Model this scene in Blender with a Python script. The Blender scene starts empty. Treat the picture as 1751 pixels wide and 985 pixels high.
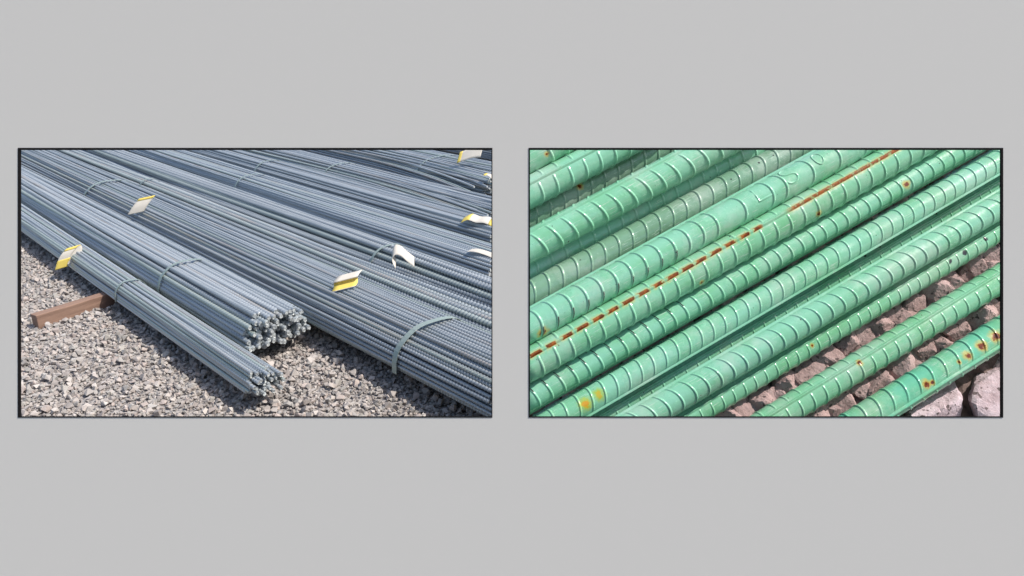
import bpy, bmesh, math, random
import numpy as np
from mathutils import Vector, Matrix
random.seed(7); rng = np.random.default_rng(7)

# ------------------------------------------------------------------ camera, sky, sun, exposure
S = bpy.context.scene
COL = S.collection
FPX, CX, CY = 1300.0, 875.5, 492.5            # focal length in photo pixels, optical centre
PITCH = math.radians(20.0)
D = 1.7                                       # distance camera -> display board
CAM = Vector((0, 0, 1.7))
FW = Vector((0, math.cos(PITCH), -math.sin(PITCH)))
UP = Vector((0, math.sin(PITCH), math.cos(PITCH)))
RT = Vector((1, 0, 0))
cd = bpy.data.cameras.new('camera'); cam = bpy.data.objects.new('camera', cd); COL.objects.link(cam)
cam.location = CAM; cam.rotation_euler = (math.radians(90) - PITCH, 0, 0)
cd.sensor_width = 36; cd.lens = 36 * FPX / 1751; cd.clip_start = 0.05; cd.clip_end = 400
S.camera = cam

SUN = Vector((0.61, -0.055, 0.79)).normalized()      # direction towards the sun
elev = math.asin(SUN.z); az = math.atan2(SUN.x, SUN.y)
W = bpy.data.worlds.new('World'); S.world = W; W.use_nodes = True
wn = W.node_tree.nodes; wl = W.node_tree.links; wn.clear()
sky = wn.new('ShaderNodeTexSky'); sky.sky_type = 'NISHITA'; sky.sun_disc = False
sky.sun_elevation = elev; sky.sun_rotation = az; sky.air_density = 1.0; sky.dust_density = 2.0; sky.ozone_density = 1.0
bg = wn.new('ShaderNodeBackground'); bg.inputs[1].default_value = 0.15
wo = wn.new('ShaderNodeOutputWorld'); wl.new(sky.outputs[0], bg.inputs[0]); wl.new(bg.outputs[0], wo.inputs[0])
ld = bpy.data.lights.new('sun', 'SUN'); lo = bpy.data.objects.new('sun', ld); COL.objects.link(lo)
ld.energy = 3.8; ld.angle = math.radians(0.6); ld.color = (1.0, 0.95, 0.88)
lo.rotation_euler = SUN.to_track_quat('Z', 'Y').to_euler(); lo.location = SUN * 30
S.view_settings.view_transform = 'Standard'; S.view_settings.look = 'None'
S.view_settings.exposure = 0.38; S.view_settings.gamma = 1.0; S.view_settings.use_curve_mapping = False
S.render.engine = 'CYCLES'

# ------------------------------------------------------------------ helpers
def ray(px, py): return FW + RT * ((px - CX) / FPX) + UP * ((CY - py) / FPX)
def at_z(px, py, z=0.0):
    r = ray(px, py); return CAM + r * ((z - CAM.z) / r.z)
def tag(o, label=None, cat=None, group=None, kind=None):
    if label: o['label'] = label
    if cat: o['category'] = cat
    if group: o['group'] = group
    if kind: o['kind'] = kind
    return o
def link(name, data, mat=None, parent=None):
    o = bpy.data.objects.new(name, data); COL.objects.link(o)
    if mat is not None and data is not None:
        if len(data.materials) == 0: data.materials.append(mat)
        elif data.materials[0] != mat:
            o.material_slots[0].link = 'OBJECT'; o.material_slots[0].material = mat
    if parent is not None: o.parent = parent
    return o
def mesh(name, v, f, smooth=False):
    m = bpy.data.meshes.new(name); m.from_pydata([tuple(p) for p in v], [], [tuple(q) for q in f]); m.update()
    if smooth: m.polygons.foreach_set('use_smooth', [True] * len(m.polygons))
    return m
def box(v, f, o, ax, ay, az_):
    b = len(v)
    for k in (0, 1):
        for j, i in ((0, 0), (0, 1), (1, 1), (1, 0)): v.append(Vector(o) + ax * i + ay * j + az_ * k)
    for q in ((3, 2, 1, 0), (4, 5, 6, 7), (0, 1, 5, 4), (1, 2, 6, 5), (2, 3, 7, 6), (3, 0, 4, 7)): f.append(tuple(b + i for i in q))

class NT:
    def __init__(s, name):
        s.m = bpy.data.materials.new(name); s.m.use_nodes = True
        s.n = s.m.node_tree.nodes; s.l = s.m.node_tree.links
        s.p = s.n['Principled BSDF']; s.out = s.n['Material Output']
    def new(s, t, **kw):
        n = s.n.new(t)
        for k, v in kw.items(): setattr(n, k, v)
        return n
    def put(s, sock, v):
        if hasattr(v, 'bl_rna') and isinstance(v, bpy.types.NodeSocket): s.l.new(v, sock)
        else: sock.default_value = v
    def math(s, op, a, b=0.0, c=0.0, clamp=False):
        n = s.new('ShaderNodeMath', operation=op, use_clamp=clamp)
        for i, v in enumerate((a, b, c)): s.put(n.inputs[i], v)
        return n.outputs[0]
    def mix(s, fac, a, b, blend='MIX'):
        n = s.new('ShaderNodeMix', data_type='RGBA', blend_type=blend)
        s.put(n.inputs[0], fac)
        for i, v in ((6, a), (7, b)): s.put(n.inputs[i], v if not isinstance(v, tuple) else (*v, 1))
        return n.outputs[2]
    def noise(s, scale, detail=4, vec=None, rough=0.5):
        n = s.new('ShaderNodeTexNoise'); n.inputs['Scale'].default_value = scale; n.inputs['Detail'].default_value = detail
        n.inputs['Roughness'].default_value = rough
        if vec is not None: s.l.new(vec, n.inputs['Vector'])
        return n.outputs[0]
    def ramp(s, v, lo, hi, a=0.0, b=1.0):
        n = s.new('ShaderNodeMapRange', interpolation_type='SMOOTHSTEP')
        s.put(n.inputs[0], v)
        for i, q in zip((1, 2, 3, 4), (lo, hi, a, b)): n.inputs[i].default_value = q
        return n.outputs[0]
    def bump(s, h, strength=0.3, dist=0.01):
        n = s.new('ShaderNodeBump'); n.inputs['Strength'].default_value = strength; n.inputs['Distance'].default_value = dist
        s.l.new(h, n.inputs['Height']); s.l.new(n.outputs[0], s.p.inputs['Normal'])
    def set(s, **kw):
        for k, v in kw.items(): s.put(s.p.inputs[k.replace('_', ' ')], v if not (isinstance(v, tuple)) else (*v, 1))
        return s.m
    def obj(s): return s.new('ShaderNodeTexCoord').outputs['Object']
    def pos(s): return s.new('ShaderNodeNewGeometry').outputs['Position']
    def rnd(s): return s.new('ShaderNodeObjectInfo').outputs['Random']
    def scaled(s, vec, sc):
        n = s.new('ShaderNodeMapping'); n.inputs['Scale'].default_value = sc; s.l.new(vec, n.inputs['Vector']); return n.outputs[0]

# ------------------------------------------------------------------ materials
def mat_board():
    t = NT('grey_painted_board'); n = t.noise(260, 3)
    t.bump(n, 0.02, 0.001)
    return t.set(Base_Color=(0.496, 0.480, 0.443), Roughness=0.85, Specular_IOR_Level=0.15)
def mat_black():
    return NT('black_edging').set(Base_Color=(0.008, 0.007, 0.007), Roughness=0.8, Specular_IOR_Level=0.1)
def mat_steel():
    t = NT('galvanised_steel'); o = t.obj(); r = t.rnd()
    streak = t.noise(1.0, 5, t.scaled(o, (3.0, 90, 90)), 0.6)
    blot = t.noise(1.0, 3, t.scaled(o, (9.0, 60, 60)))
    c = t.mix(t.ramp(r, 0.0, 1.0), (0.285, 0.318, 0.342), (0.455, 0.476, 0.493))
    c = t.mix(t.ramp(streak, 0.35, 0.7), c, (0.40, 0.43, 0.45))
    r2 = t.math('FRACT', t.math('MULTIPLY', r, 7.31))
    c = t.mix(t.math('MULTIPLY', t.ramp(r2, 0.8, 0.95), 0.5), c, (0.33, 0.40, 0.33))
    r3 = t.math('FRACT', t.math('MULTIPLY', r, 23.7))
    c = t.mix(t.math('MULTIPLY', t.math('MULTIPLY', t.ramp(r3, 0.86, 0.92), t.ramp(streak, 0.42, 0.6)), 0.6), c, (0.36, 0.30, 0.25))
    c = t.mix(t.math('MULTIPLY', t.ramp(blot, 0.6, 0.75), 0.45), c, (0.52, 0.54, 0.54))
    t.put(t.p.inputs['Roughness'], t.ramp(streak, 0.2, 0.8, 0.26, 0.48))
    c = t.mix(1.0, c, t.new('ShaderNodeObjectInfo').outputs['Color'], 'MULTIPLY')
    return t.set(Base_Color=c, Metallic=0.3)
def mat_cut():
    t = NT('sheared_steel'); n = t.noise(160, 4, t.pos())
    return t.set(Base_Color=t.mix(t.ramp(n, 0.35, 0.65), (0.30, 0.33, 0.33), (0.62, 0.64, 0.63)), Metallic=0.2, Roughness=0.55)
M_CUT = mat_cut()
def mat_band():
    t = NT('steel_band'); n = t.noise(40, 3, t.obj())
    return t.set(Base_Color=t.mix(n, (0.26, 0.33, 0.30), (0.36, 0.42, 0.39)), Metallic=0.3, Roughness=0.5)
def mat_ground():
    t = NT('gravel_ground'); p = t.pos()
    v = t.new('ShaderNodeTexVoronoi'); v.inputs['Scale'].default_value = 48; t.l.new(p, v.inputs['Vector'])
    c = t.mix(v.outputs['Color'], (0.24, 0.215, 0.20), (0.40, 0.375, 0.355))
    t.bump(v.outputs['Distance'], 0.9, 0.02)
    return t.set(Base_Color=c, Roughness=0.95)
def mat_gravel():
    t = NT('crushed_stone'); a = t.new('ShaderNodeAttribute', attribute_name='stone')
    n = t.noise(190, 4, t.pos())
    c = t.mix(t.ramp(n, 0.3, 0.75), a.outputs['Color'], t.mix(0.5, a.outputs['Color'], (0.42, 0.40, 0.38)))
    t.bump(n, 0.35, 0.004)
    return t.set(Base_Color=c, Roughness=0.92, Specular_IOR_Level=0.2)
def mat_wood():
    t = NT('weathered_timber'); o = t.obj()
    g = t.noise(1.0, 6, t.scaled(o, (4, 70, 55)), 0.65); k = t.noise(6, 3, o)
    c = t.mix(g, (0.11, 0.06, 0.042), (0.39, 0.25, 0.18)); c = t.mix(t.ramp(k, 0.55, 0.75), c, (0.22, 0.12, 0.085))
    t.bump(g, 0.8, 0.006)
    return t.set(Base_Color=c, Roughness=0.85)
def mat_paper(name, col):
    t = NT(name); n = t.noise(35, 4, t.obj())
    return t.set(Base_Color=t.mix(n, col, tuple(q * 0.86 for q in col)), Roughness=0.7)
def mat_rock(name, lo_, hi_, pale):
    t = NT(name); o = t.obj(); r = t.rnd(); p = t.pos()
    n = t.noise(14, 7, p, 0.65); f = t.noise(85, 5, p, 0.7); sp = t.noise(55, 2, p)
    c = t.mix(t.ramp(n, 0.32, 0.68), lo_, hi_)
    c = t.mix(t.math('MULTIPLY', t.ramp(f, 0.52, 0.7), 0.55), c, pale)
    c = t.mix(t.math('MULTIPLY', t.ramp(sp, 0.62, 0.67), 0.85), c, (0.05, 0.035, 0.035))
    c = t.mix(t.math('MULTIPLY', r, 0.35), c, (0.17, 0.115, 0.10))
    t.bump(t.math('ADD', n, t.math('MULTIPLY', f, 0.6)), 0.7, 0.012)
    return t.set(Base_Color=c, Roughness=0.88)
M_BOARD, M_BLACK, M_STEEL, M_BAND = mat_board(), mat_black(), mat_steel(), mat_band()
M_GROUND, M_GRAVEL, M_WOOD = mat_ground(), mat_gravel(), mat_wood()
M_PAPER, M_YELLOW = mat_paper('white_card', (0.62, 0.575, 0.50)), mat_paper('yellow_card', (0.72, 0.56, 0.12))
M_ROCK = mat_rock('pinkish_rock', (0.36, 0.235, 0.225), (0.55, 0.385, 0.375), (0.64, 0.50, 0.49))
M_PALE = mat_rock('pale_pink_rock', (0.50, 0.37, 0.40), (0.80, 0.66, 0.72), (0.90, 0.80, 0.86))
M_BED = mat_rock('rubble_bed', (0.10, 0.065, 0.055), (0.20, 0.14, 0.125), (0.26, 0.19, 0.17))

# ------------------------------------------------------------------ ground
g = 90.0
tag(link('ground', mesh('ground', [(-g, -g, 0), (g, -g, 0), (g, g, 0), (-g, g, 0)], [(0, 1, 2, 3)]), M_GROUND), kind='structure')

# ------------------------------------------------------------------ display board with two framed openings
def bpt(px, py, back=0.0): return CAM + ray(px, py) * D + FW * back
def board():
    PXW = 1.03 * FPX
    top = CY - 0.388 * FPX; bot = CY + 0.6955 * FPX
    xs = [CX - PXW, 31, 842, 904, 1715, CX + PXW]; ys = [top, 253, 714, bot]
    v, f = [], []
    T = 0.006
    idx = {}
    for k in (0, 1):
        for j, y in enumerate(ys):
            for i, x in enumerate(xs):
                idx[i, j, k] = len(v); v.append(bpt(x, y) + FW * (T * k))
    solid = lambda i, j: 0 <= i < 5 and 0 <= j < 3 and not (j == 1 and i in (1, 3))
    for i in range(5):
        for j in range(3):
            if not solid(i, j): continue
            f.append((idx[i, j, 0], idx[i, j + 1, 0], idx[i + 1, j + 1, 0], idx[i + 1, j, 0]))
            f.append((idx[i, j, 1], idx[i + 1, j, 1], idx[i + 1, j + 1, 1], idx[i, j + 1, 1]))
            for (di, dj, p, q) in ((-1, 0, (0, 0), (0, 1)), (1, 0, (1, 1), (1, 0)), (0, -1, (1, 0), (0, 0)), (0, 1, (0, 1), (1, 1))):
                if not solid(i + di, j + dj):
                    P, Q = (i + p[0], j + p[1]), (i + q[0], j + q[1])
                    f.append((idx[(*P, 0)], idx[(*P, 1)], idx[(*Q, 1)], idx[(*Q, 0)]))
    root = bpy.data.objects.new('display_board', None); COL.objects.link(root); root.location = (0, bpt(CX, bot).y, 0)
    tag(root, 'large plain grey display board with two black edged rectangular picture openings', 'display board')
    org = root.location
    sheet = link('sheet', mesh('sheet', [p - org for p in v], f), M_BOARD, root)
    for (x0, x1, i0, i1) in ((31, 842, 34, 840.4), (904, 1715, 906.3, 1712)):
        y0, y1, j0, j1 = 253, 714, 256, 712.4
        v, f = [], []
        for (a, b, c, d_) in ((x0, x1, y0, j0), (x0, x1, j1, y1), (x0, i0, j0, j1), (i1, x1, j0, j1)):
            o = bpt(a, d_) - FW * 0.0012
            box(v, f, o, bpt(b, d_) - bpt(a, d_), bpt(a, c) - bpt(a, d_), FW * 0.006)
        link('frame', mesh('frame', [p - org for p in v], f), M_BLACK, root)
    for sx in (-1, 1):       # rear props, standing on the ground
        v, f = [], []
        a = Vector((sx * 1.70, bpt(CX, 60).y + 0.012, bpt(CX, 60).z - 0.02)); b = Vector((sx * 1.70, a.y + 0.35, 0.0))
        box(v, f, b - Vector((0.02, 0.02, 0)), Vector((0.04, 0, 0)), Vector((0, 0.04, 0)), a - b)
        link('prop', mesh('prop', [p - org for p in v], f), M_WOOD, root)
board()

# ------------------------------------------------------------------ steel yard: bundles of reinforcing bars
_vp = ray(-480, 19); A2 = -Vector((_vp.x, _vp.y, 0)).normalized()      # along the bars, towards the near end
B2 = Vector((-A2.y, A2.x, 0))                                          # across the bars, away from the gravel
def yard(a, b, z): return A2 * a + B2 * b + Vector((0, 0, z))
ABASIS = Matrix((A2, B2, Vector((0, 0, 1)))).transposed()              # local x = along, y = across
ROTZ = math.atan2(A2.y, A2.x)

def bar_mesh(k, L=9.4, d=0.018, pitch=0.020, rib=1.24, bend=0.0):
    """ribbed bar along local -x, near end at the origin, gently bowed"""
    r = d / 2; ns = 8; q = random.Random(100 + k)
    n = int(L / pitch)
    xs, rad = [0.0], [r * 0.99]
    for i in range(n):
        x = -(i + 0.5) * pitch
        for dx, h in ((0.30, 0.98), (0.13, rib), (-0.13, rib), (-0.30, 0.98)): xs.append(x + dx * pitch); rad.append(r * h)
    xs.append(-L); rad.append(r * 0.95)
    xs = np.array(xs); rad = np.array(rad)
    ph = [q.uniform(0, 6.28) for _ in range(4)]; am = [q.uniform(0.003, 0.010) for _ in range(2)] + [q.uniform(0.0005, 0.002) for _ in range(2)]
    oy = am[0] * np.sin(xs * 0.75 + ph[0]) + am[2] * np.sin(xs * 2.3 + ph[1]); oz = 0.45 * (am[1] * np.sin(xs * 0.8 + ph[2]) + am[3] * np.sin(xs * 2.0 + ph[3]))
    oy = oy + bend * np.clip(xs + 2.0, 0, None) ** 2 / 4.0; oz = oz - 0.25 * abs(bend) * np.clip(xs + 2.0, 0, None) ** 2 / 4.0
    th = np.arange(ns) / ns * 2 * math.pi
    skew = 0.55 * r * np.abs(np.sin(th))
    X = xs[:, None] + skew[None, :] * (np.abs(rad - r) < 0.2 * r)[:, None] * (xs < 0)[:, None] - 0 * th[None, :]
    Y = oy[:, None] + rad[:, None] * np.cos(th)[None, :]; Z = oz[:, None] + rad[:, None] * np.sin(th)[None, :]
    v = np.stack([X, Y, Z], -1).reshape(-1, 3)
    m_ = len(xs); i = np.arange(m_ - 1)[:, None] * ns; j = np.arange(ns)[None, :]; j2 = (j + 1) % ns
    f = np.stack([i + j, i + ns + j, i + ns + j2, i + j2], -1).reshape(-1, 4)
    v[:ns, 0] += 0.25 * (v[:ns, 1] - oy[0]) + 0.002 * np.sin(th * 3 + k)          # sheared end
    nv = len(v); caps = np.concatenate([v[:ns], v[(m_ - 1) * ns:]]); caps[:ns, 1:] += 0.12 * (np.array([[oy[0], oz[0]]]) - caps[:ns, 1:]) * 0
    v = np.concatenate([v, caps])
    me = bpy.data.meshes.new('bar'); me.from_pydata(v.tolist(), [], f.tolist() + [list(range(nv, nv + ns)), list(range(nv + ns, nv + 2 * ns))[::-1]])
    me.polygons.foreach_set('use_smooth', [True] * (len(me.polygons) - 2) + [False, False]); me.update()
    me.materials.append(M_STEEL); me.materials.append(M_CUT)
    me.polygons[len(me.polygons) - 2].material_index = 1
    return me
BARS = [bar_mesh(k) for k in range(7)]
FRAY = [bar_mesh(40 + k, bend=q_) for k, q_ in enumerate((-.17, -.11, -.06, .05, .10, .16))]
HEAVY = [bar_mesh(20 + k, d=0.018, pitch=0.027, rib=1.38) for k in range(5)]

def dome_z(u, h, p=2.4):  # u in -1..1
    u = min(1.0, abs(u)); return h * (1 - u ** p) ** (1 / p)

bundle_roots = []
def bundle(label, b0, b1, hgt, d, aend, bands, z0=0.085, full=False, yaw=0.0, stag=0.03, splay=0.0, bandw=0.019, seed=0, jit=0.12, tone=None):
    q = random.Random(500 + seed)
    root = bpy.data.objects.new('rebar_bundle', None); COL.objects.link(root)
    bc, w = (b0 + b1) / 2 - 0.026, (b1 - b0) / 2 * 0.965; tone = q.uniform(0.84, 1.08) if tone is None else tone
    root.location = yard(aend, bc, z0); root.rotation_euler = (0, 0, ROTZ + math.radians(yaw))
    tag(root, label, 'rebar bundle', 'bundles of steel reinforcing bar laid side by side')
    pts = []
    rows = int(hgt / (d * 0.86)); 
    for r_ in range(rows):
        z = d / 2 + r_ * d * 0.86
        ww = w * (1 - (min(1, z / hgt)) ** 2.4) ** (1 / 2.4) if r_ else w * 0.97
        n = max(1, int(round(2 * ww / (d * 1.02))))
        for i in range(n):
            y = (i - (n - 1) / 2) * d * 1.02 + (r_ % 2) * 0.0
            pts.append((y, z, ww, r_))
    inner = []; gof = [q.choice((0, 0, 0, -.45, -.25, .15)) * d for _ in range(20)]
    for (y, z, ww, r_) in pts:
        top = dome_z(y / w, hgt) if abs(y) < w else 0
        outer = full or (top - z) < d * 2.1 or (ww - abs(y)) < d * 1.6
        grp = gof[int((y + w * 1.2) / (3.4 * d)) % len(gof)]
        jx, jy, jz = q.uniform(-stag, stag), q.gauss(0, jit) * d, q.gauss(0, jit) * d
        if not outer: inner.append((y, z)); continue
        o = link('bar', q.choice(HEAVY if d > 0.022 else BARS), None, root)
        fray = splay and r_ > 0 and q.random() < 0.6
        if fray: o.data = FRAY[max(0, min(5, int(round(2.5 + 2.2 * y / w + q.uniform(-1.2, 1.2)))))]
        o.location = (jx, y + jy, max(d * 0.5, z + jz + grp))
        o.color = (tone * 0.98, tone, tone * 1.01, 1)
        o.scale = (1, d / 0.018, d / 0.018)
        o.rotation_euler = ((0 if fray else q.choice((0, math.pi)) + q.uniform(-0.5, 0.5)), math.radians(q.gauss(0, 0.02)), math.radians(q.gauss(0, 0.08 + 0.12 * splay)))
    if inner:
        v, f = [], []
        for (y, z) in inner:
            b = len(v)
            for x in (-0.02 + q.uniform(-stag, stag), -9.2):
                for k in range(6): v.append((x, y + d * 0.5 * math.cos(k * 1.0472), z + d * 0.5 * math.sin(k * 1.0472)))
            f += [(b + k, b + 6 + k, b + 6 + (k + 1) % 6, b + (k + 1) % 6) for k in range(6)]
            f += [tuple(range(b, b + 6)), tuple(range(b + 11, b + 5, -1))]
        tag(link('inner_bars', mesh('inner_bars', v, f, False), M_STEEL, root), kind='stuff')
    for sx in bands:          # sx = distance from the near end
        bw = bandw; pr = []
        N = 26
        for i in range(N + 1):
            t = math.pi * (-0.06 + 1.12 * i / N)
            c, s_ = math.cos(t), math.sin(t)
            y = -(w + d * 0.55) * math.copysign(abs(c) ** (2 / 2.4), c); z = (hgt + d * 0.40) * math.copysign(abs(s_) ** (2 / 2.4), s_) if s_ > 0 else -0.0 + s_ * 0.02
            pr.append((y, z + d * 0.1))
        v, f = [], []
        for i, (y, z) in enumerate(pr):
            a, b = pr[max(0, i - 1)], pr[min(N, i + 1)]
            t = Vector((b[0] - a[0], b[1] - a[1])).normalized(); nx, nz = -t.y, t.x
            for dx, k in ((-bw / 2, 0), (bw / 2, 0), (bw / 2, 0.0018), (-bw / 2, 0.0018)):
                v.append((-sx + dx + 0.10 * bw * math.sin(i), y + nx * k, z + nz * k))
        for i in range(N):
            for k in range(4): f.append((i * 4 + k, i * 4 + (k + 1) % 4, i * 4 + 4 + (k + 1) % 4, i * 4 + 4 + k))
        f += [(0, 1, 2, 3), (N * 4 + 3, N * 4 + 2, N * 4 + 1, N * 4)]
        link('tie_band', mesh('tie_band', v, f), M_BAND, root)
    bundle_roots.append(root)
    return root
def a_of(px, py, z):
    p = at_z(px, py, z); return p.dot(A2)

SD = 'strapped bundle of grey steel bars'
E1 = -2.98
bundle('narrow bundle of thin grey bars by the open gravel, resting on the brown timber', 1.295, 1.475, 0.105, 0.0165, E1,
       [E1 - a_of(222, 512, .08)], full=True, stag=0.05, seed=1)
E2 = -3.42
bundle('thick bundle of ribbed steel bars whose ragged cut ends stop short on the gravel', 1.50, 1.87, 0.185, 0.0222, E2,
       [E2 - a_of(289, 505, .09), E2 - a_of(50, 280, .1)], full=True, stag=0.045, seed=2, bandw=0.024)
bundle('wide bundle of thin shiny steel bars with a broad flat strap near its gravel side', 1.905, 2.385, 0.19, 0.0172, -2.05,
       [-2.05 - a_of(682, 640, .07), -2.05 - a_of(182, 345, .1)], seed=3, bandw=0.034)
bundle('low narrow bundle of heavy ribbed bars lying against the wide shiny strapped bundle', 2.42, 2.62, 0.135, 0.0285, -2.35, [-2.35 - a_of(254, 330, .1)], seed=4)
bundle('low bundle of heavy ribbed bars under the arched white tag', 2.66, 2.98, 0.15, 0.0285, -2.75, [-2.75 - a_of(300, 330, .1) - 3.2], seed=5)
bundle('bundle of thin grey bars with the slim white edge-on tag on it', 3.02, 3.42, 0.175, 0.0185, -3.3, [-3.3 - a_of(396, 335, .1)], seed=6)
bundle('bundle of thin grey bars holding the crumpled yellow and white tag', 3.46, 3.86, 0.185, 0.0185, -3.75, [-3.75 - a_of(436, 305, .12)], seed=7)
E8 = -4.42
bundle('loose bundle of thin steel bars whose near ends splay apart', 4.02, 4.48, 0.13, 0.018, E8, [E8 - a_of(552, 305, .1)], seed=8, splay=2.2, stag=0.12, jit=0.3)
E9 = -5.12
bundle('broad bundle of steel bars bordering the dark gap, with a draped pale tag', 4.66, 5.38, 0.20, 0.0185, E9, [E9 - a_of(742, 297, .12)], seed=9, splay=0.8, stag=0.1, jit=0.25)
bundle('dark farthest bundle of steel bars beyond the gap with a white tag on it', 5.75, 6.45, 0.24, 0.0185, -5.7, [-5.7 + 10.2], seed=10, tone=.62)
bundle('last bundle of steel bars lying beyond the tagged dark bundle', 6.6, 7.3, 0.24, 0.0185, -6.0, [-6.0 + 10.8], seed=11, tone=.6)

# timber bearers under the bundles
def timber(label, a, b, z, L, w, h, ang):
    q = random.Random(int(L * 100)); v, f = [], []
    N = 10
    for i in range(N + 1):
        x = -L * i / N
        for (y, zz) in ((-w / 2, 0), (w / 2, 0), (w / 2, h), (-w / 2, h)):
            v.append((x, y + q.uniform(-.0015, .0015), zz + (q.uniform(-.0015, .0015) if zz else 0)))
    for i in range(N):
        for k in range(4): f.append((i * 4 + k, i * 4 + (k + 1) % 4, i * 4 + 4 + (k + 1) % 4, i * 4 + 4 + k))
    f += [(3, 2, 1, 0), (N * 4, N * 4 + 1, N * 4 + 2, N * 4 + 3)]
    me = mesh('timber_bearer', v, f)
    o = link('timber_bearer', me, M_WOOD); o.location = yard(a, b, z); o.rotation_euler = (0, 0, ROTZ + math.radians(ang))
    bv = o.modifiers.new('edge', 'BEVEL'); bv.width = 0.004; bv.segments = 2
    return tag(o, label, 'timber', 'timber bearers under the bundles')
pe = at_z(62, 562, 0.0); ae, be = pe.dot(A2), pe.dot(B2)
pf = at_z(186, 522, 0.0); dirv = (pf - pe); angv = math.atan2(dirv.y, dirv.x)
o = timber('short reddish brown timber sticking out onto the gravel from under the narrow bundle', 0, 0, 0, 0.78, 0.06, 0.084, 0)
o.location = (pe.x, pe.y, 0.0); o.rotation_euler = (0, 0, angv + math.pi)
for (a_, lb) in ((-4.2, 'long brown timber bearer hidden under the near part of the bundles'), (-9.0, 'long brown timber bearer hidden under the far part of the bundles')):
    timber(lb, a_ if a_ < -5 else -5.75, 7.4 if a_ < -5 else 7.35, 0.0, 5.8, 0.08, 0.084, 90 + 180 if False else 90)

# ------------------------------------------------------------------ gravel (uncountable: one object)
def gravel():
    protos = []
    for k in range(14):
        bm = bmesh.new()
        for i in range(11):
            p = Vector((random.gauss(0, 1), random.gauss(0, 1), random.gauss(0, 1))).normalized() * random.uniform(0.8, 1.05)
            bm.verts.new((p.x * random.uniform(.85, 1.25), p.y * random.uniform(.75, 1.0), p.z * random.uniform(.55, .85)))
        r_ = bmesh.ops.convex_hull(bm, input=bm.verts)
        bmesh.ops.delete(bm, geom=[e for e in r_['geom_interior'] if isinstance(e, bmesh.types.BMVert)], context='VERTS')
        bmesh.ops.triangulate(bm, faces=bm.faces[:]); bm.verts.index_update()
        protos.append((np.array([v.co[:] for v in bm.verts]), np.array([[v.index for v in f.verts] for f in bm.faces]))); bm.free()
    N = 72000
    a = rng.uniform(-7.6, -1.2, N); b = rng.uniform(-0.4, 2.35, N)
    P = np.outer(a, np.array(A2)) + np.outer(b, np.array(B2))
    rel = P - np.array(CAM)
    dep = rel @ np.array(FW); u = rel @ np.array(RT) / dep * FPX + CX; vv = CY - rel @ np.array(UP) / dep * FPX
    keep = (u > -190) & (u < 960) & (vv > 300) & (vv < 800) & ~((b > 1.52) & (a < -3.9)) & (P[:, 1] > 2.45)
    # sparser where far
    P, dep = P[keep], dep[keep]
    N = len(P)
    R_ = rng.lognormal(math.log(0.0098), 0.45, N).clip(0.004, 0.027)
    VV, FF, CC = [], [], []; off = 0
    pal = np.array([(.42, .365, .33), (.47, .41, .37), (.38, .345, .315), (.51, .455, .415), (.42, .395, .37), (.48, .395, .35), (.34, .295, .27), (.56, .505, .46), (.40, .375, .34)])
    for k in range(len(protos)):
        pv, pf_ = protos[k]; sel = np.arange(k, N, len(protos)); n = len(sel)
        th = rng.uniform(0, 6.283, n); t1 = rng.normal(0, .45, n)
        c, s_ = np.cos(th), np.sin(th); c1, s1 = np.cos(t1), np.sin(t1)
        x = pv[None, :, 0]; y = pv[None, :, 1]; z = pv[None, :, 2]
        y1 = y * c1[:, None] - z * s1[:, None]; z1 = y * s1[:, None] + z * c1[:, None]
        X = x * c[:, None] - y1 * s_[:, None]; Y = x * s_[:, None] + y1 * c[:, None]
        V = np.stack([X, Y, z1], -1) * R_[sel][:, None, None]
        V += P[sel][:, None, :]; V[:, :, 2] += (R_[sel] * rng.uniform(0.15, 0.75, n))[:, None] + 0.002
        VV.append(V.reshape(-1, 3)); m = len(pv)
        FF.append((pf_[None] + (off + np.arange(n) * m)[:, None, None]).reshape(-1, 3)); off += n * m
        col = pal[rng.integers(0, len(pal), n)] * rng.uniform(.66, .98, n)[:, None]
        CC.append(np.repeat(col, m, 0))
    V = np.concatenate(VV); F_ = np.concatenate(FF); Cc = np.concatenate(CC)
    me = bpy.data.meshes.new('gravel'); me.vertices.add(len(V)); me.vertices.foreach_set('co', V.astype(np.float32).ravel())
    me.loops.add(F_.size); me.loops.foreach_set('vertex_index', F_.astype(np.int32).ravel())
    me.polygons.add(len(F_)); me.polygons.foreach_set('loop_start', (np.arange(len(F_)) * 3).astype(np.int32)); me.polygons.foreach_set('loop_total', np.full(len(F_), 3, np.int32))
    me.update(calc_edges=True); me.validate(); me.shade_flat()
    at = me.color_attributes.new('stone', 'FLOAT_COLOR', 'POINT')
    at.data.foreach_set('color', np.concatenate([Cc, np.ones((len(Cc), 1))], 1).astype(np.float32).ravel())
    print('gravel stones', N, 'tris', len(F_))
    tag(link('gravel', me, M_GRAVEL), 'pinkish grey crushed stone gravel around the steel bundles', 'gravel', kind='stuff')
gravel()

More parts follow.
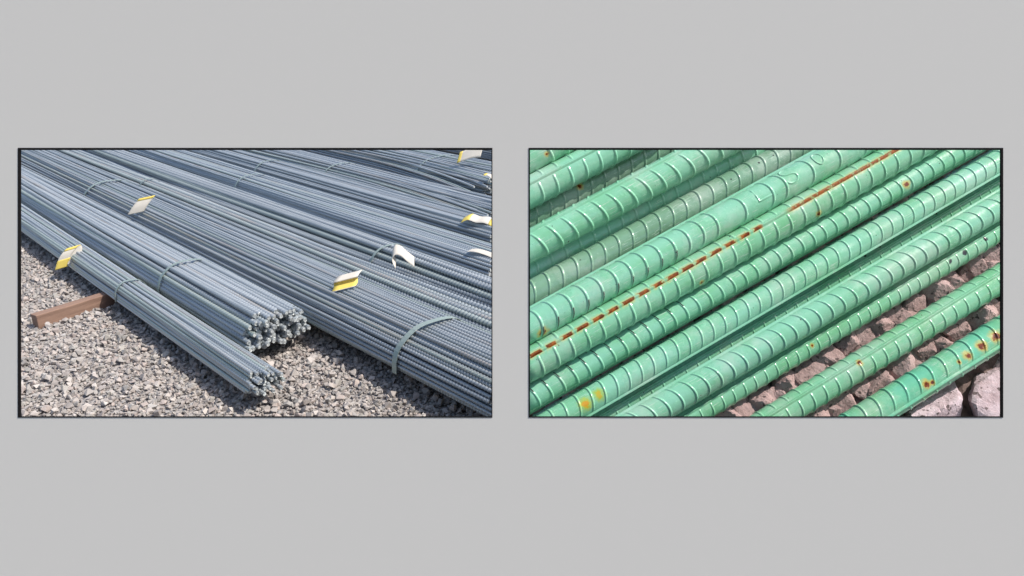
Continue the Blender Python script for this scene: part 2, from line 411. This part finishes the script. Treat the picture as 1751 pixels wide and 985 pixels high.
# ------------------------------------------------------------------ card tags on the bundles
def paper_tag(label, px, py, z, prof, ext, strip=None, bow=0.0):
    """prof: list of (right, away, up) offsets along the card; ext: its width vector; strip: (i0, i1, side) profile span in yellow"""
    base = at_z(px, py, z + 0.04)
    root = bpy.data.objects.new('tag', None); COL.objects.link(root); root.location = base
    tag(root, label, 'tag', 'card tags on the bundles')
    P = [Vector(p) for p in prof]
    # smooth the profile
    Q = []
    n = len(P)
    for i in range(n - 1):
        p0, p1, p2, p3 = P[max(0, i - 1)], P[i], P[i + 1], P[min(n - 1, i + 2)]
        for k in range(5):
            t = k / 5
            Q.append(0.5 * ((2 * p1) + (p2 - p0) * t + (2 * p0 - 5 * p1 + 4 * p2 - p3) * t * t + (3 * p1 - p0 - 3 * p2 + p3) * t ** 3))
    Q.append(P[-1]); E_ = Vector(ext); m = 5
    def sheet(i0, i1, off, name, mat, par=None):
        v, f = [], []; rows = Q[i0:i1 + 1]
        nn = []
        for i in range(len(rows)):
            t = rows[min(len(rows) - 1, i + 1)] - rows[max(0, i - 1)]; nn.append(t.cross(E_).normalized())
        for side in (0.0005, -0.0005):
            for i, p in enumerate(rows):
                for j in range(m + 1):
                    s_ = j / m
                    v.append(p + E_ * s_ + nn[i] * (off + side) + Vector((0, 0, bow * 4 * s_ * (1 - s_))))
        K = len(rows) * (m + 1)
        for i in range(len(rows) - 1):
            for j in range(m):
                a = i * (m + 1) + j; f.append((a, a + 1, a + m + 2, a + m + 1)); b = a + K; f.append((b, b + m + 1, b + m + 2, b + 1))
        ring = [j for j in range(m + 1)] + [i * (m + 1) + m for i in range(1, len(rows))] + [(len(rows) - 1) * (m + 1) + j for j in range(m - 1, -1, -1)] + [i * (m + 1) for i in range(len(rows) - 2, 0, -1)]
        for i in range(len(ring)):
            a, b = ring[i], ring[(i + 1) % len(ring)]; f.append((a, a + K, b + K, b))
        return link(name, mesh(name, v, f, True), mat, par or root)
    cardo = sheet(0, len(Q) - 1, 0, 'card', M_PAPER)
    for st in (strip or []):
        sheet(int(st[0] * (len(Q) - 1)), int(st[1] * (len(Q) - 1)), st[2], 'yellow_strip', M_YELLOW, cardo)
    return root
paper_tag('folded white and yellow tag hanging from the narrow bundle down over the gravel', 121, 432, .145,
          [(-.075, -.09, -.095), (-.058, -.075, -.045), (-.035, -.055, .0), (-.006, -.02, .035), (.004, -.015, .012), (-.002, -.03, -.03), (-.010, -.05, -.07)], (.062, .045, .012), [(0, .22, .0011), (0, .22, -.0011), (.4, .58, .0011), (.4, .58, -.0011)])
paper_tag('white tag standing tilted on the wide bundle beside its thin far strap', 219, 368, .20,
          [(-.005, 0, 0), (.03, .02, .055), (.075, .06, .115)], (.105, .05, .015), [(.85, 1, -.0011)])
paper_tag('folded white tag with a yellow inside lying across the wide shiny bundle', 566, 500, .225,
          [(0, 0, .0), (.008, .03, .01), (.006, .05, .03), (.010, .03, .045), (.02, .055, .06), (.03, .08, .068)], (.125, .045, .02), [(.04, .5, -.0011)])
paper_tag('arched white tag bent like a tent on the heavy ribbed bars', 673, 455, .20,
          [(0.015, -.02, -.012), (-.008, .01, .03), (.008, .03, .062), (.045, .025, .055), (.085, 0.0, .028), (.13, -.03, .004)], (-.008, .08, .04), [(.8, 1, -.0011)])
paper_tag('slim white tag seen edge on, lying along the thin bars of its bundle', 797, 432, .205,
          [(0, 0, .005), (.05, -.02, .012), (.12, -.06, .004), (.19, -.13, -.004)], (.03, .05, .004))
paper_tag('crumpled yellow and white tag lying flat beside the splayed bar ends', 788, 384, .215,
          [(0, 0, .01), (.05, -.005, .035), (.11, -.02, .02), (.17, -.04, .022), (.23, -.06, .0)], (.03, .13, .012), [(0, .30, .0011), (.86, 1, .0011)], bow=.01)
paper_tag('upright white tag with a yellow edge on the dark farthest bundle', 781, 279, .27,
          [(0, 0, 0), (.06, .0, .02), (.14, .01, .045), (.23, .02, .055)], (.03, .05, .10), [(0, .22, .0011), (0, .22, -.0011)])
paper_tag('pale tag draped over the end of the broad bundle by the dark gap', 826, 303, .23,
          [(0, 0, .015), (.05, -.02, .015), (.09, -.05, -.02), (.11, -.06, -.08)], (.015, .05, .01), [(0, .2, .0011)])

# ------------------------------------------------------------------ rock bed with green coated bars behind the other opening
VPX, VPY = 7642.0, -3192.0
DD = ray(VPX, VPY).normalized()                                       # bar direction
_pr = (Vector((0, 0, 0)) - RT * (CY - VPY) + UP * (VPX - CX)).normalized()
PHI = math.radians(18)
EE = (_pr * math.cos(PHI) + FW * math.sin(PHI)); EE = (EE - DD * EE.dot(DD)).normalized()
NN = DD.cross(EE).normalized()                                        # bed normal, facing the viewer and up
P0 = CAM + ray(1309, 484) * (1.45 * D)
def bed(px, py, h=0.0):
    r = ray(px, py); t = (h - NN.dot(CAM - P0)) / NN.dot(r); return CAM + r * t
BM = Matrix((DD, EE, NN)).transposed().to_4x4()

def coat(name, base, dark, spots=(), chips=None, dash=None, rough=0.17, stain=False):
    t = NT(name); p = t.pos(); o = t.obj()
    n = t.noise(9, 4, p); n2 = t.noise(38, 5, p, 0.6); n3 = t.noise(120, 3, p)
    c = t.mix(t.ramp(n, 0.35, 0.7), base, dark)
    c = t.mix(t.math('MULTIPLY', t.ramp(n2, 0.55, 0.75), 0.35), c, tuple(min(1, q * 1.25 + .03) for q in base))
    c = t.mix(t.math('MULTIPLY', t.ramp(n3, 0.70, 0.76), 0.5), c, tuple(q * .45 for q in base))
    du = t.noise(5.5, 6, p, 0.7)
    c = t.mix(t.math('MULTIPLY', t.ramp(du, 0.46, 0.70), 0.42), c, (0.50, 0.56, 0.50))
    sc = t.noise(1.0, 4, t.scaled(o, (0.9, 16, 16)), 0.6)
    c = t.mix(t.math('MULTIPLY', t.math('MULTIPLY', t.ramp(sc, 0.60, 0.66), t.ramp(n, 0.42, 0.52)), 0.75), c, (0.55, 0.68, 0.58))
    pk = t.noise(70, 2, p)
    c = t.mix(t.math('MULTIPLY', t.ramp(pk, 0.755, 0.77), 0.9), c, (0.05, 0.05, 0.04))
    t.put(t.p.inputs['Roughness'], t.ramp(t.math('ADD', t.math('MULTIPLY', du, 0.7), t.math('MULTIPLY', n2, 0.3)), 0.35, 0.68, rough * 0.75, rough + 0.26))
    for (P, r_, col, halo) in spots:
        d_ = t.new('ShaderNodeVectorMath', operation='DISTANCE'); t.l.new(p, d_.inputs[0]); d_.inputs[1].default_value = P
        dist = t.math('ADD', d_.outputs['Value'], t.math('MULTIPLY', t.math('SUBTRACT', t.noise(75, 4, p, 0.65), 0.5), r_ * 2.6))
        if halo: c = t.mix(t.ramp(dist, r_ * 0.7, r_ * 2.3, halo[3], 0.0), c, halo[:3])
        c = t.mix(t.ramp(dist, r_ * 0.6, r_ * 1.05, 1.0, 0.0), c, col)
        if halo and col == RUST: c = t.mix(t.ramp(dist, r_ * 0.15, r_ * 0.55, 0.8, 0.0), c, (0.04, 0.012, 0.004))
    if dash:
        # rust along a ridge: dashes between the cross ribs, then one unbroken streak
        per, x1, ph = dash
        s_ = t.new('ShaderNodeSeparateXYZ'); t.l.new(o, s_.inputs[0]); x = s_.outputs[0]
        nz = t.noise(2.6, 5, o, 0.65)
        cell = t.math('ADD', t.math('DIVIDE', x, per), ph)
        wn_ = t.new('ShaderNodeTexWhiteNoise', noise_dimensions='1D'); t.l.new(t.math('FLOOR', cell), wn_.inputs['W'])
        tri = t.math('ABSOLUTE', t.math('SUBTRACT', t.math('FRACT', cell), 0.5))
        tri = t.math('ADD', tri, t.math('MULTIPLY', t.math('SUBTRACT', nz, 0.5), 0.75))
        tri = t.math('ADD', tri, t.math('MULTIPLY', wn_.outputs['Value'], 0.10))
        m1 = t.ramp(tri, 0.33, 0.42, 1, 0); m1h = t.ramp(tri, 0.36, 0.58, 1, 0)
        on = t.ramp(x, x1 - 0.5, x1 + 0.5); pre = t.ramp(x, x1 - 2.3, x1 - 2.0, 1, 0)
        st = t.math('MULTIPLY', on, t.ramp(nz, 0.36, 0.50, 0.0, 1.0))
        m = t.math('MAXIMUM', t.math('MULTIPLY', m1, pre), st)
        mh = t.math('MAXIMUM', t.math('MULTIPLY', m1h, pre), on)
        if stain:
            th = t.math('ABSOLUTE', t.math('ARCTAN2', s_.outputs[2], s_.outputs[1]))
            th = t.math('ADD', th, t.math('MULTIPLY', t.math('SUBTRACT', t.noise(7, 4, o), 0.5), 0.30))
            near, far = t.ramp(th, 0.05, 0.15, 1, 0), t.ramp(th, 0.08, 0.34, 1, 0)
            m = t.math('MULTIPLY', m, near); mh = t.math('MULTIPLY', mh, far)
        c = t.mix(t.math('MULTIPLY', mh, 0.65), c, (0.56, 0.48, 0.15))
        c = t.mix(m, c, t.mix(t.ramp(nz, 0.35, 0.65), (0.13, 0.028, 0.005), (0.40, 0.115, 0.015)))
    if chips:
        s_ = t.new('ShaderNodeSeparateXYZ'); t.l.new(o, s_.inputs[0])
        th = t.math('ARCTAN2', s_.outputs[2], s_.outputs[1])
        nz = t.noise(7, 2, p)
        w = t.math('ADD', t.math('ABSOLUTE', t.math('SUBTRACT', th, chips[0])), t.math('MULTIPLY', t.math('SUBTRACT', nz, .5), .5))
        tha = t.math('ABSOLUTE', th)
        mid = t.math('ADD', t.math('MULTIPLY', t.math('SUBTRACT', t.math('DIVIDE', tha, math.pi), .5), 2 * chips[2]), t.math('MULTIPLY', t.math('SINE', tha), chips[3]))
        side = t.ramp(t.math('ABSOLUTE', t.math('SUBTRACT', t.math('SUBTRACT', s_.outputs[0], mid), 0.045)), 0.045, 0.07, 1, 0)
        c = t.mix(t.math('MULTIPLY', side, t.ramp(w, chips[1] * .7, chips[1], 1, 0)), c, (0.02, 0.022, 0.025))
    t.bump(t.math('ADD', n2, t.math('MULTIPLY', n, 2.0)), 0.10, 0.01)
    return t.set(Base_Color=c, Specular_IOR_Level=0.5, Coat_Weight=0.3, Coat_Roughness=0.08)
MINT, MINT_D = (0.25, 0.57, 0.395), (0.195, 0.51, 0.30)
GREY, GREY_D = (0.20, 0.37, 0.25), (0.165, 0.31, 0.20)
LENG, LENG_D = (0.23, 0.545, 0.345), (0.185, 0.49, 0.265)
RUST, HALO = (0.22, 0.045, 0.006), (0.60, 0.42, 0.06, 0.8)

def shaft_mesh(L):
    ns = 56; v, f = [], []
    xs = [i * L / 40 for i in range(41)]
    for x in xs:
        for k in range(ns): v.append((x, math.cos(k / ns * 2 * math.pi), math.sin(k / ns * 2 * math.pi)))
    for i in range(40):
        for k in range(ns): f.append((i * ns + k, i * ns + (k + 1) % ns, (i + 1) * ns + (k + 1) % ns, (i + 1) * ns + k))
    f += [tuple(range(ns - 1, -1, -1)), tuple(range(40 * ns, 41 * ns))]
    m = mesh('shaft', v, f, True)
    for pl in m.polygons[-2:]: pl.use_smooth = False
    return m
def bell(t): return (0.5 + 0.5 * math.cos(math.pi * max(-1, min(1, t)))) ** 0.8
def rib_mesh(sgn, slant=0.42, hgt=0.105, wid=0.19, curl=0.10, t0=0.04, t1=0.96):
    """cross rib over half the circumference (angle 0..pi from one long ridge to the other); radius 1"""
    v, f = [], []; NT_, NP = 20, 8
    for i in range(NT_ + 1):
        s_ = t0 + (t1 - t0) * i / NT_; th = s_ * math.pi * sgn
        env = min(1, (s_ - t0) / 0.05 + .02, (t1 - s_) / 0.05 + .02)
        for j in range(NP + 1):
            q = -1 + 2 * j / NP
            rr = 0.988 + (hgt + 0.012) * bell(q) * (0.55 + 0.45 * math.sin(math.pi * s_)) * math.sqrt(max(0, env))
            x = slant * (s_ - 0.5) * 2 + curl * math.sin(math.pi * s_) + q * wid
            v.append((x, rr * math.cos(th), rr * math.sin(th)))
    for i in range(NT_):
        for j in range(NP):
            a = i * (NP + 1) + j; q = (a, a + 1, a + NP + 2, a + NP + 1); f.append(q if sgn < 0 else q[::-1])
    return mesh('transverse_rib', v, f, True)
def ridge_mesh(L, hgt=0.13, wid=0.15):
    v, f = [], []; NP = 8; N = 60
    for i in range(N + 1):
        for j in range(NP + 1):
            q = -1 + 2 * j / NP; th = q * wid; rr = 0.985 + (hgt + .015) * bell(q)
            v.append((i * L / N, rr * math.cos(th), rr * math.sin(th)))
    for i in range(N):
        for j in range(NP):
            a = i * (NP + 1) + j; f.append((a, a + 1, a + NP + 2, a + NP + 1)[::-1])
    return mesh('longitudinal_rib', v, f, True)
SHAFT = {}; RIDGE = {}
RIBS = {k: (rib_mesh(1, sl, cu_h, wd, cu), rib_mesh(-1, sl, cu_h, wd, cu)) for k, (sl, cu_h, wd, cu) in
        {'a': (0.20, 0.066, 0.145, 0.34), 'b': (-0.40, 0.064, 0.14, 0.26), 'g': (0.08, 0.064, 0.145, 0.54)}.items()}
PITCH_R = 1.08
green = {}
def green_bar(key, label, px, py, diapx, h, roll, mats, kind='a', lift=0.0, chips=None, skip=None, phase=0.0, ridge_mat=None, shaft_mat=None, flip=False, xl=889, xr=1800):
    """diapx: bar thickness in the photograph; h: height of its axis above the rock bed, in radii; roll: where the long ridge sits"""
    r0 = diapx / 2 / FPX * 1.45 * D
    c = bed(px, py, h * r0 + lift); r = diapx / 2 / FPX * (c - CAM).dot(FW)
    c = bed(px, py, h * r + lift)
    # ends: where the axis passes the photo columns xl and xr
    def along(colx):
        u = (colx - CX) / FPX; q = c - CAM
        return (u * q.dot(FW) - q.dot(RT)) / (DD.dot(RT) - u * DD.dot(FW))
    def along_row(rowy):
        u = (CY - rowy) / FPX; q = c - CAM
        return (u * q.dot(FW) - q.dot(UP)) / (DD.dot(UP) - u * DD.dot(FW))
    s0, s1 = max(along(xl), along_row(775)), min(along(xr), along_row(212))
    rn = random.Random(key); s0 -= rn.uniform(0, .02); s1 += rn.uniform(0, .05)
    L = round((s1 - s0) / r, 1)
    root = bpy.data.objects.new('coated_bar', None); COL.objects.link(root)
    root.matrix_world = Matrix.Translation(c + DD * s0) @ BM @ Matrix.Rotation(math.radians(roll), 4, 'X') @ Matrix.Scale(r, 4)
    tag(root, label, 'reinforcing bar', 'green coated bars on the rock bed')
    link('shaft', shaft_mesh(L), shaft_mat or mats, root)
    for k in (0, 1):
        rg = link('longitudinal_rib', ridge_mesh(L), (ridge_mat if k == 0 and ridge_mat else mats), root); rg.rotation_euler = (k * math.pi, 0, 0)
    n = int((L - 0.8) / PITCH_R)
    for half in (0, 1):
        for i in range(n):
            x = 0.4 + (i + 0.5) * PITCH_R + phase + half * (0.5 * PITCH_R if kind == 'b' else 0.0)
            colpx = None
            P = c + DD * (s0 + x * r); rel = P - CAM; colpx = CX + rel.dot(RT) / rel.dot(FW) * FPX
            if skip and skip(colpx, i): continue
            me = RIBS[kind][half]
            if len(me.materials) == 0: me.materials.append(MINT_M)
            ch = chips and chips[0](colpx, half)
            ob = link('transverse_rib', me, chips[1] if ch else mats, root)
            ob.location = (x, 0, 0)
            if flip: ob.scale = (-1, 1, 1)
    green[key] = (root, c, r, s0, L)
    return root
def surf(key_c, px, py):   # first hit of a pixel ray with a bar given by its photo line, for stains that sit on it
    c, r = key_c; rr = ray(px, py); o = CAM - c
    a_ = rr - DD * rr.dot(DD); b_ = o - DD * o.dot(DD)
    A_, B_, C_ = a_.dot(a_), 2 * a_.dot(b_), b_.dot(b_) - (r * 1.02) ** 2
    disc = B_ * B_ - 4 * A_ * C_
    t = (-B_ - math.sqrt(max(0, disc))) / (2 * A_); return CAM + rr * t
def axis(px, py, diapx, h, lift=0.0):
    r0 = diapx / 2 / FPX * 1.45 * D; c = bed(px, py, h * r0 + lift); r = diapx / 2 / FPX * (c - CAM).dot(FW); return bed(px, py, h * r + lift), r
# photo line (column, row), thickness, height above the bed in radii
LN = {'A': (919, 262, 56, 3.2), 'B': (919, 322, 54, 3.0), 'C': (919, 366, 50, 1.3), 'D': (919, 414, 56, 3.1), 'E': (919, 456, 52, 0.95),
      'F': (919, 500, 52, 2.0), 'G': (919, 552, 56, 3.4), 'H': (919, 616, 57, 3.1), 'I': (919, 671, 47, 2.3),
      'J': (1300, 507, 38, 0.8), 'K': (1300, 515, 44, 3.0), 'L': (1300, 552, 42, 1.0), 'M': (1300, 594, 48, 2.6), 'N': (1300, 639, 41, 1.0),
      'O': (1500, 606, 47, 1.0), 'P': (1600, 639, 52, 1.0)}
AX = {k: axis(*v) for k, v in LN.items()}
def spots(k, lst):
    out = []
    for (px, py, rp, rust) in lst:
        out.append((surf(AX[k], px, py), rp / FPX * 2.5, RUST if rust else (0.02, 0.022, 0.02), HALO if rust else None))
    return out
MINT_M = coat('green_epoxy', MINT, MINT_D)
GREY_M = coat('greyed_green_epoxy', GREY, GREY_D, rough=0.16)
M_A = coat('green_epoxy_specked', MINT, MINT_D, spots('A', [(935, 264, 3, 1)]))
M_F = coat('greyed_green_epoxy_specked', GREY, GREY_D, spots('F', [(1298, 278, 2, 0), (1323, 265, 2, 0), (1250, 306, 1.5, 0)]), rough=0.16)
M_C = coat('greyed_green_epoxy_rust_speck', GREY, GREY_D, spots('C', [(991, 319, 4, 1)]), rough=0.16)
M_G = coat('green_epoxy_end_rust', MINT, MINT_D, spots('G', [(929, 569, 6, 1)]))
M_GC = coat('green_epoxy_chipped_low', MINT, MINT_D, chips=(-0.8, 0.42, 0.08, 0.54))
M_H = coat('green_epoxy_rust_drop', LENG, LENG_D, spots('H', [(1400, 366, 4, 1), (1200, 484, 3, 1)]))
M_HR = coat('rusty_ridge', LENG, LENG_D, dash=(PITCH_R, 20.0, 0.25))
M_HS = coat('green_epoxy_rust_stained', LENG, LENG_D, spots('H', [(1400, 366, 4, 1), (1200, 484, 3, 1)]), dash=(PITCH_R, 20.0, 0.25), stain=True)
M_I = coat('green_epoxy_rust_edge', MINT, MINT_D, spots('I', [(1551, 316, 5, 1)]))
M_IC = coat('green_epoxy_chipped_high', MINT, MINT_D, chips=(0.95, 0.34, 0.20, 0.34))
M_K = coat('green_epoxy_yellowed', MINT, MINT_D, [(surf(AX['K'], 1001, 690), 0.013, (0.62, 0.32, 0.02), (0.42, 0.50, 0.05, 0.95)), (surf(AX['K'], 1024, 675), 0.012, (0.50, 0.42, 0.04), (0.35, 0.50, 0.06, 0.9))] + spots('K', [(1383, 492, 3, 1)]))
M_L = coat('green_epoxy_black_dots', MINT, MINT_D, spots('L', [(1480, 437, 3, 0), (1504, 421, 3, 0), (1528, 407, 3, 0), (1551, 392, 3, 0), (1575, 378, 3, 0), (1600, 364, 3, 0)]))
M_N = coat('green_epoxy_grey_scuffs', LENG, LENG_D, spots('N', [(1650, 433, 5, 0), (1625, 447, 4, 0), (1685, 408, 4, 0), (1389, 591, 2.5, 1)]))
M_O = coat('leaf_green_epoxy', LENG, LENG_D, spots('O', [(1470, 621, 3.5, 1)]))
M_P = coat('leaf_green_epoxy_rust_spots', (0.15, 0.52, 0.34), LENG_D, spots('P', [(1704, 575, 7, 1), (1679, 592, 6, 1), (1655, 608, 5, 1), (1640, 619, 2.5, 1), (1584, 657, 5, 1), (1595, 654, 3, 1)]))
def gb(k, label, roll, m, **kw): return green_bar(k, label, *LN[k][:2], LN[k][2], LN[k][3], roll, m, **kw)
gb('A', 'green coated bar at the top of the pile with one rust speck', 200, M_A, kind='b')
gb('B', 'green coated bar with a leaf pattern of ribs beside the rust specked greyish bar', 85, MINT_M, kind='b')
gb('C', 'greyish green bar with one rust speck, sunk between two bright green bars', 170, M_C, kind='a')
gb('D', 'bright mint bar with a deep shadow along its underside and brick like ribs', 60, MINT_M, kind='a', phase=.3)
gb('E', 'shaded dark green bar half hidden under the bright mint bar', 40, MINT_M, kind='b')
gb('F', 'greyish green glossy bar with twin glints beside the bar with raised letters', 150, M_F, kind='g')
gb('G', 'thick mint bar with raised letters and a small rust end stain', 190, M_G, kind='g',
   chips=(lambda c, h: h == 1 and c < 1150, M_GC), skip=lambda c, i: c > 1190 and min(abs(c - q) for q in (1208, 1257, 1311, 1364, 1415, 1468, 1520, 1572)) > 13.2)
gb('H', 'green bar with a row of orange rust dashes along its ridge', 78, M_H, kind='b', ridge_mat=M_HR, shaft_mat=M_HS)
gb('I', 'slim green bar with black scuffs on its ribs beside the rust dashed bar', 20, M_I, kind='a', chips=(lambda c, h: h == 0 and c < 1175, M_IC))
gb('J', 'low green bar showing only its upper edge beside the dark stony gap', 120, MINT_M, kind='a')
gb('K', 'green bar with a yellow orange stain on its coating', 160, M_K, kind='a')
gb('L', 'low green bar with a line of small black dots on its ribs', 90, M_L, kind='b')
gb('M', 'pale mint bar lying on two lower bars with a straight ridge on its lower side', 25, MINT_M, kind='g')
gb('N', 'green bar with grey scuffs and a straight ridge at the edge of the stones', 80, M_N, kind='b')
gb('O', 'leaf green bar with a central ridge, lying alone between two strips of stones', 72, M_O, kind='b')
gb('P', 'green bar with several orange rust spots beside the two pale rocks', 130, M_P, kind='a')
def overlaps():
    ks = list(AX)
    for i, k in enumerate(ks):
        for k2 in ks[i + 1:]:
            d_ = AX[k][0] - AX[k2][0]; d_ -= DD * d_.dot(DD); gap = d_.length - AX[k][1] - AX[k2][1]
            if gap < 0.0 or (gap < .01): print('bars', k, k2, 'gap mm', round(gap * 1000, 1))
    for k in ks: 
        p = AX[k][0] - P0; print(k, 'w', round(p.dot(EE), 3), 'h', round(p.dot(NN), 3), 'r', round(AX[k][1], 4))
overlaps()
# raised letters rolled onto bar G
def letter(strokes, px, py, size):
    root, c, r, s0, L = green['G']
    v, f = [], []
    hit = surf((c, r), px, py)
    rel = hit - c; x0 = rel.dot(DD); th0 = math.atan2(rel.dot(NN), rel.dot(EE))
    for line in strokes:
        n = len(line)
        for i in range(n):
            p = line[i]; t = Vector(line[min(n - 1, i + 1)]) - Vector(line[max(0, i - 1)]); t = t.normalized() if t.length else Vector((1, 0)); nrm = Vector((-t.y, t.x))
            for j in range(7):
                q = -1 + j / 3; wv = nrm * (q * 0.085 * size)
                x = x0 + p[0] * size + wv.x; th = th0 - (p[1] * size + wv.y) / r
                rr = r * 0.99 + r * 0.058 * bell(q) * (0.35 if i in (0, n - 1) else 1)
                v.append(DD * x + EE * (rr * math.cos(th)) + NN * (rr * math.sin(th)))
        b = len(v) - n * 7
        for i in range(n - 1):
            for j in range(6):
                a = b + i * 7 + j; f.append((a, a + 7, a + 8, a + 1))
    inv = root.matrix_world.inverted()
    me = mesh('raised_letter', [inv @ (c + p) for p in v], f, True)
    link('raised_letter', me, M_G, root)
def arc(cx, cy, rx, ry, a0, a1, n=12): return [(cx + rx * math.cos(math.radians(a0 + (a1 - a0) * i / n)), cy + ry * math.sin(math.radians(a0 + (a1 - a0) * i / n))) for i in range(n + 1)]
lsz = AX['G'][1] * 1.3
letter([[(-.38, .5), (-.38, .2), (-.38, -.2), (-.38, -.48), (-.1, -.48), (.15, -.48), (.4, -.48)]], 1300, 325, lsz)
letter([arc(.02, .25, .34, .25, 20, 270)[:-1] + arc(.02, -.25, .34, .25, 90, -160)], 1348, 298, lsz)
letter([arc(0, 0, .30, .46, 0, 360, 18)], 1398, 270, lsz * .8)

# bed surface under the bars and its standing base
def bed_mesh():
    v, f = [], []; nx, ny = 46, 30
    inv = BM.inverted()
    def c2(px, py): 
        p = bed(px, py, -0.05) - P0; return p.dot(DD), p.dot(EE)
    cs = [c2(893, 240), c2(1790, 240), c2(893, 740), c2(1790, 740)]
    x0, x1 = -1.02, 1.10; y0, y1 = min(c[1] for c in cs) - .02, max(c[1] for c in cs)
    pts = []
    for j in range(ny + 1):
        for i in range(nx + 1):
            px = 892 + (1830 - 892) * i / nx; py = 232 + (765 - 232) * j / ny
            p = bed(px, py, -0.035 + random.uniform(-.012, .012)); pts.append(p)
    v = list(pts)
    for j in range(ny):
        for i in range(nx):
            a = j * (nx + 1) + i; f.append((a, a + nx + 1, a + nx + 2, a + 1))
    ring = [i for i in range(nx + 1)] + [j * (nx + 1) + nx for j in range(1, ny + 1)] + [ny * (nx + 1) + i for i in range(nx - 1, -1, -1)] + [j * (nx + 1) for j in range(ny - 1, 0, -1)]
    b0 = len(v)
    for k in ring:
        p = v[k]; v.append(Vector((p.x, p.y + .02, -0.02)))
    for i in range(len(ring)):
        f.append((ring[i], ring[(i + 1) % len(ring)], b0 + (i + 1) % len(ring), b0 + i))
    f.append(tuple(b0 + i for i in range(len(ring)))[::-1])
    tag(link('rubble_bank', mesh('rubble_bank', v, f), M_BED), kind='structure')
bed_mesh()
def rock_proto(k, flat=0.8):
    q = random.Random(900 + k); bm = bmesh.new(); bmesh.ops.create_icosphere(bm, subdivisions=4, radius=1)
    pl = [(Vector((q.gauss(0, 1), q.gauss(0, 1), q.gauss(0, 1))).normalized(), q.uniform(.50, .80)) for _ in range(13)]
    for vv in bm.verts:
        n = vv.co.normalized(); r_ = 1.0
        for (m, dd) in pl:
            c = n.dot(m)
            if c > 0.05: r_ = min(r_, dd / c)
        from mathutils import noise as mn
        r_ *= 1 + 0.05 * mn.noise(n * 2.3 + Vector((k * 7, 0, 0))) + 0.035 * mn.noise(n * 6 + Vector((k, 3, 0))) + 0.018 * mn.noise(n * 15)
        vv.co = n * r_
    for vv in bm.verts: vv.co.z *= flat
    m = bpy.data.meshes.new('rock'); bm.to_mesh(m); bm.free(); m.materials.append(M_ROCK)
    return m
ROCKS = [rock_proto(k) for k in range(8)]
def put_rock(px, py, sx, sy, h, label, mat=M_ROCK, sz=None, group='rocks of the bed under the green bars', rot=None, k=None):
    p = bed(px, py, 0); s_ = (p - CAM).dot(FW) / FPX
    o = link('rock', ROCKS[k] if k is not None else random.choice(ROCKS), mat)
    sz = sz or min(sx, sy)
    o.matrix_world = Matrix.Translation(p + NN * h) @ BM @ Matrix.Rotation(random.uniform(0, 6.28) if rot is None else rot, 4, 'Z') @ Matrix.Diagonal((sx * s_, sy * s_, sz * s_, 1))
    return tag(o, label, 'rock', group)
LRS = {'I': 'pinkish brown rock in the narrow dark gap beside the slim scuffed green bar', 'N': 'pinkish brown rock in the strip between the grey scuffed bar and the leaf green bar',
       'O': 'pinkish brown rock in the strip between the leaf green bar and the rust spotted bar', 'P': 'brown pink rock under the rust spotted bar, away from the pale rocks'}
def row_at(k, px):   # photo row of a bar axis at a column
    x, y = LN[k][:2]; return y + (VPY - y) / (VPX - x) * (px - x)
n_r = 0
for px in range(880, 1790, 33):
    for lane, (k, off, hh) in enumerate((('I', 31, .012), ('N', 40, -.018), ('N', 66, -.03), ('O', 42, -.012), ('O', 58, -.03), ('P', 44, -.03))):
        x = px + random.uniform(-9, 9); y = row_at(k, x) + off + random.uniform(-7, 7)
        if not (235 < y < 760): continue
        if lane == 5 and x > 1520: continue
        s_ = random.uniform(24, 37); put_rock(x, y, s_ * random.uniform(1.1, 1.5), s_, hh + random.uniform(-.016, .006), LRS[k], group='rocks of the bed in the gap by bar ' + {'I': 'with scuffs', 'N': 'with grey scuffs', 'O': 'of leaf green', 'P': 'with rust spots'}[k]); n_r += 1
print('rocks', n_r)
put_rock(1600, 706, 78, 60, -.04, 'speckled pale pink rock with dark pits under the rust spotted bar', M_PALE, 48, group='pale rocks', rot=.5, k=1)
put_rock(1703, 676, 62, 70, -.025, 'largest palest pink rock, bright in the sun beside the rust spotted bar', M_PALE, 50, group='pale rocks', rot=1.9, k=3)
put_rock(1745, 600, 50, 42, -.03, 'pale pink rock tucked against the upper side of the largest pale rock', M_PALE, 36, group='pale rocks', rot=.2, k=5)
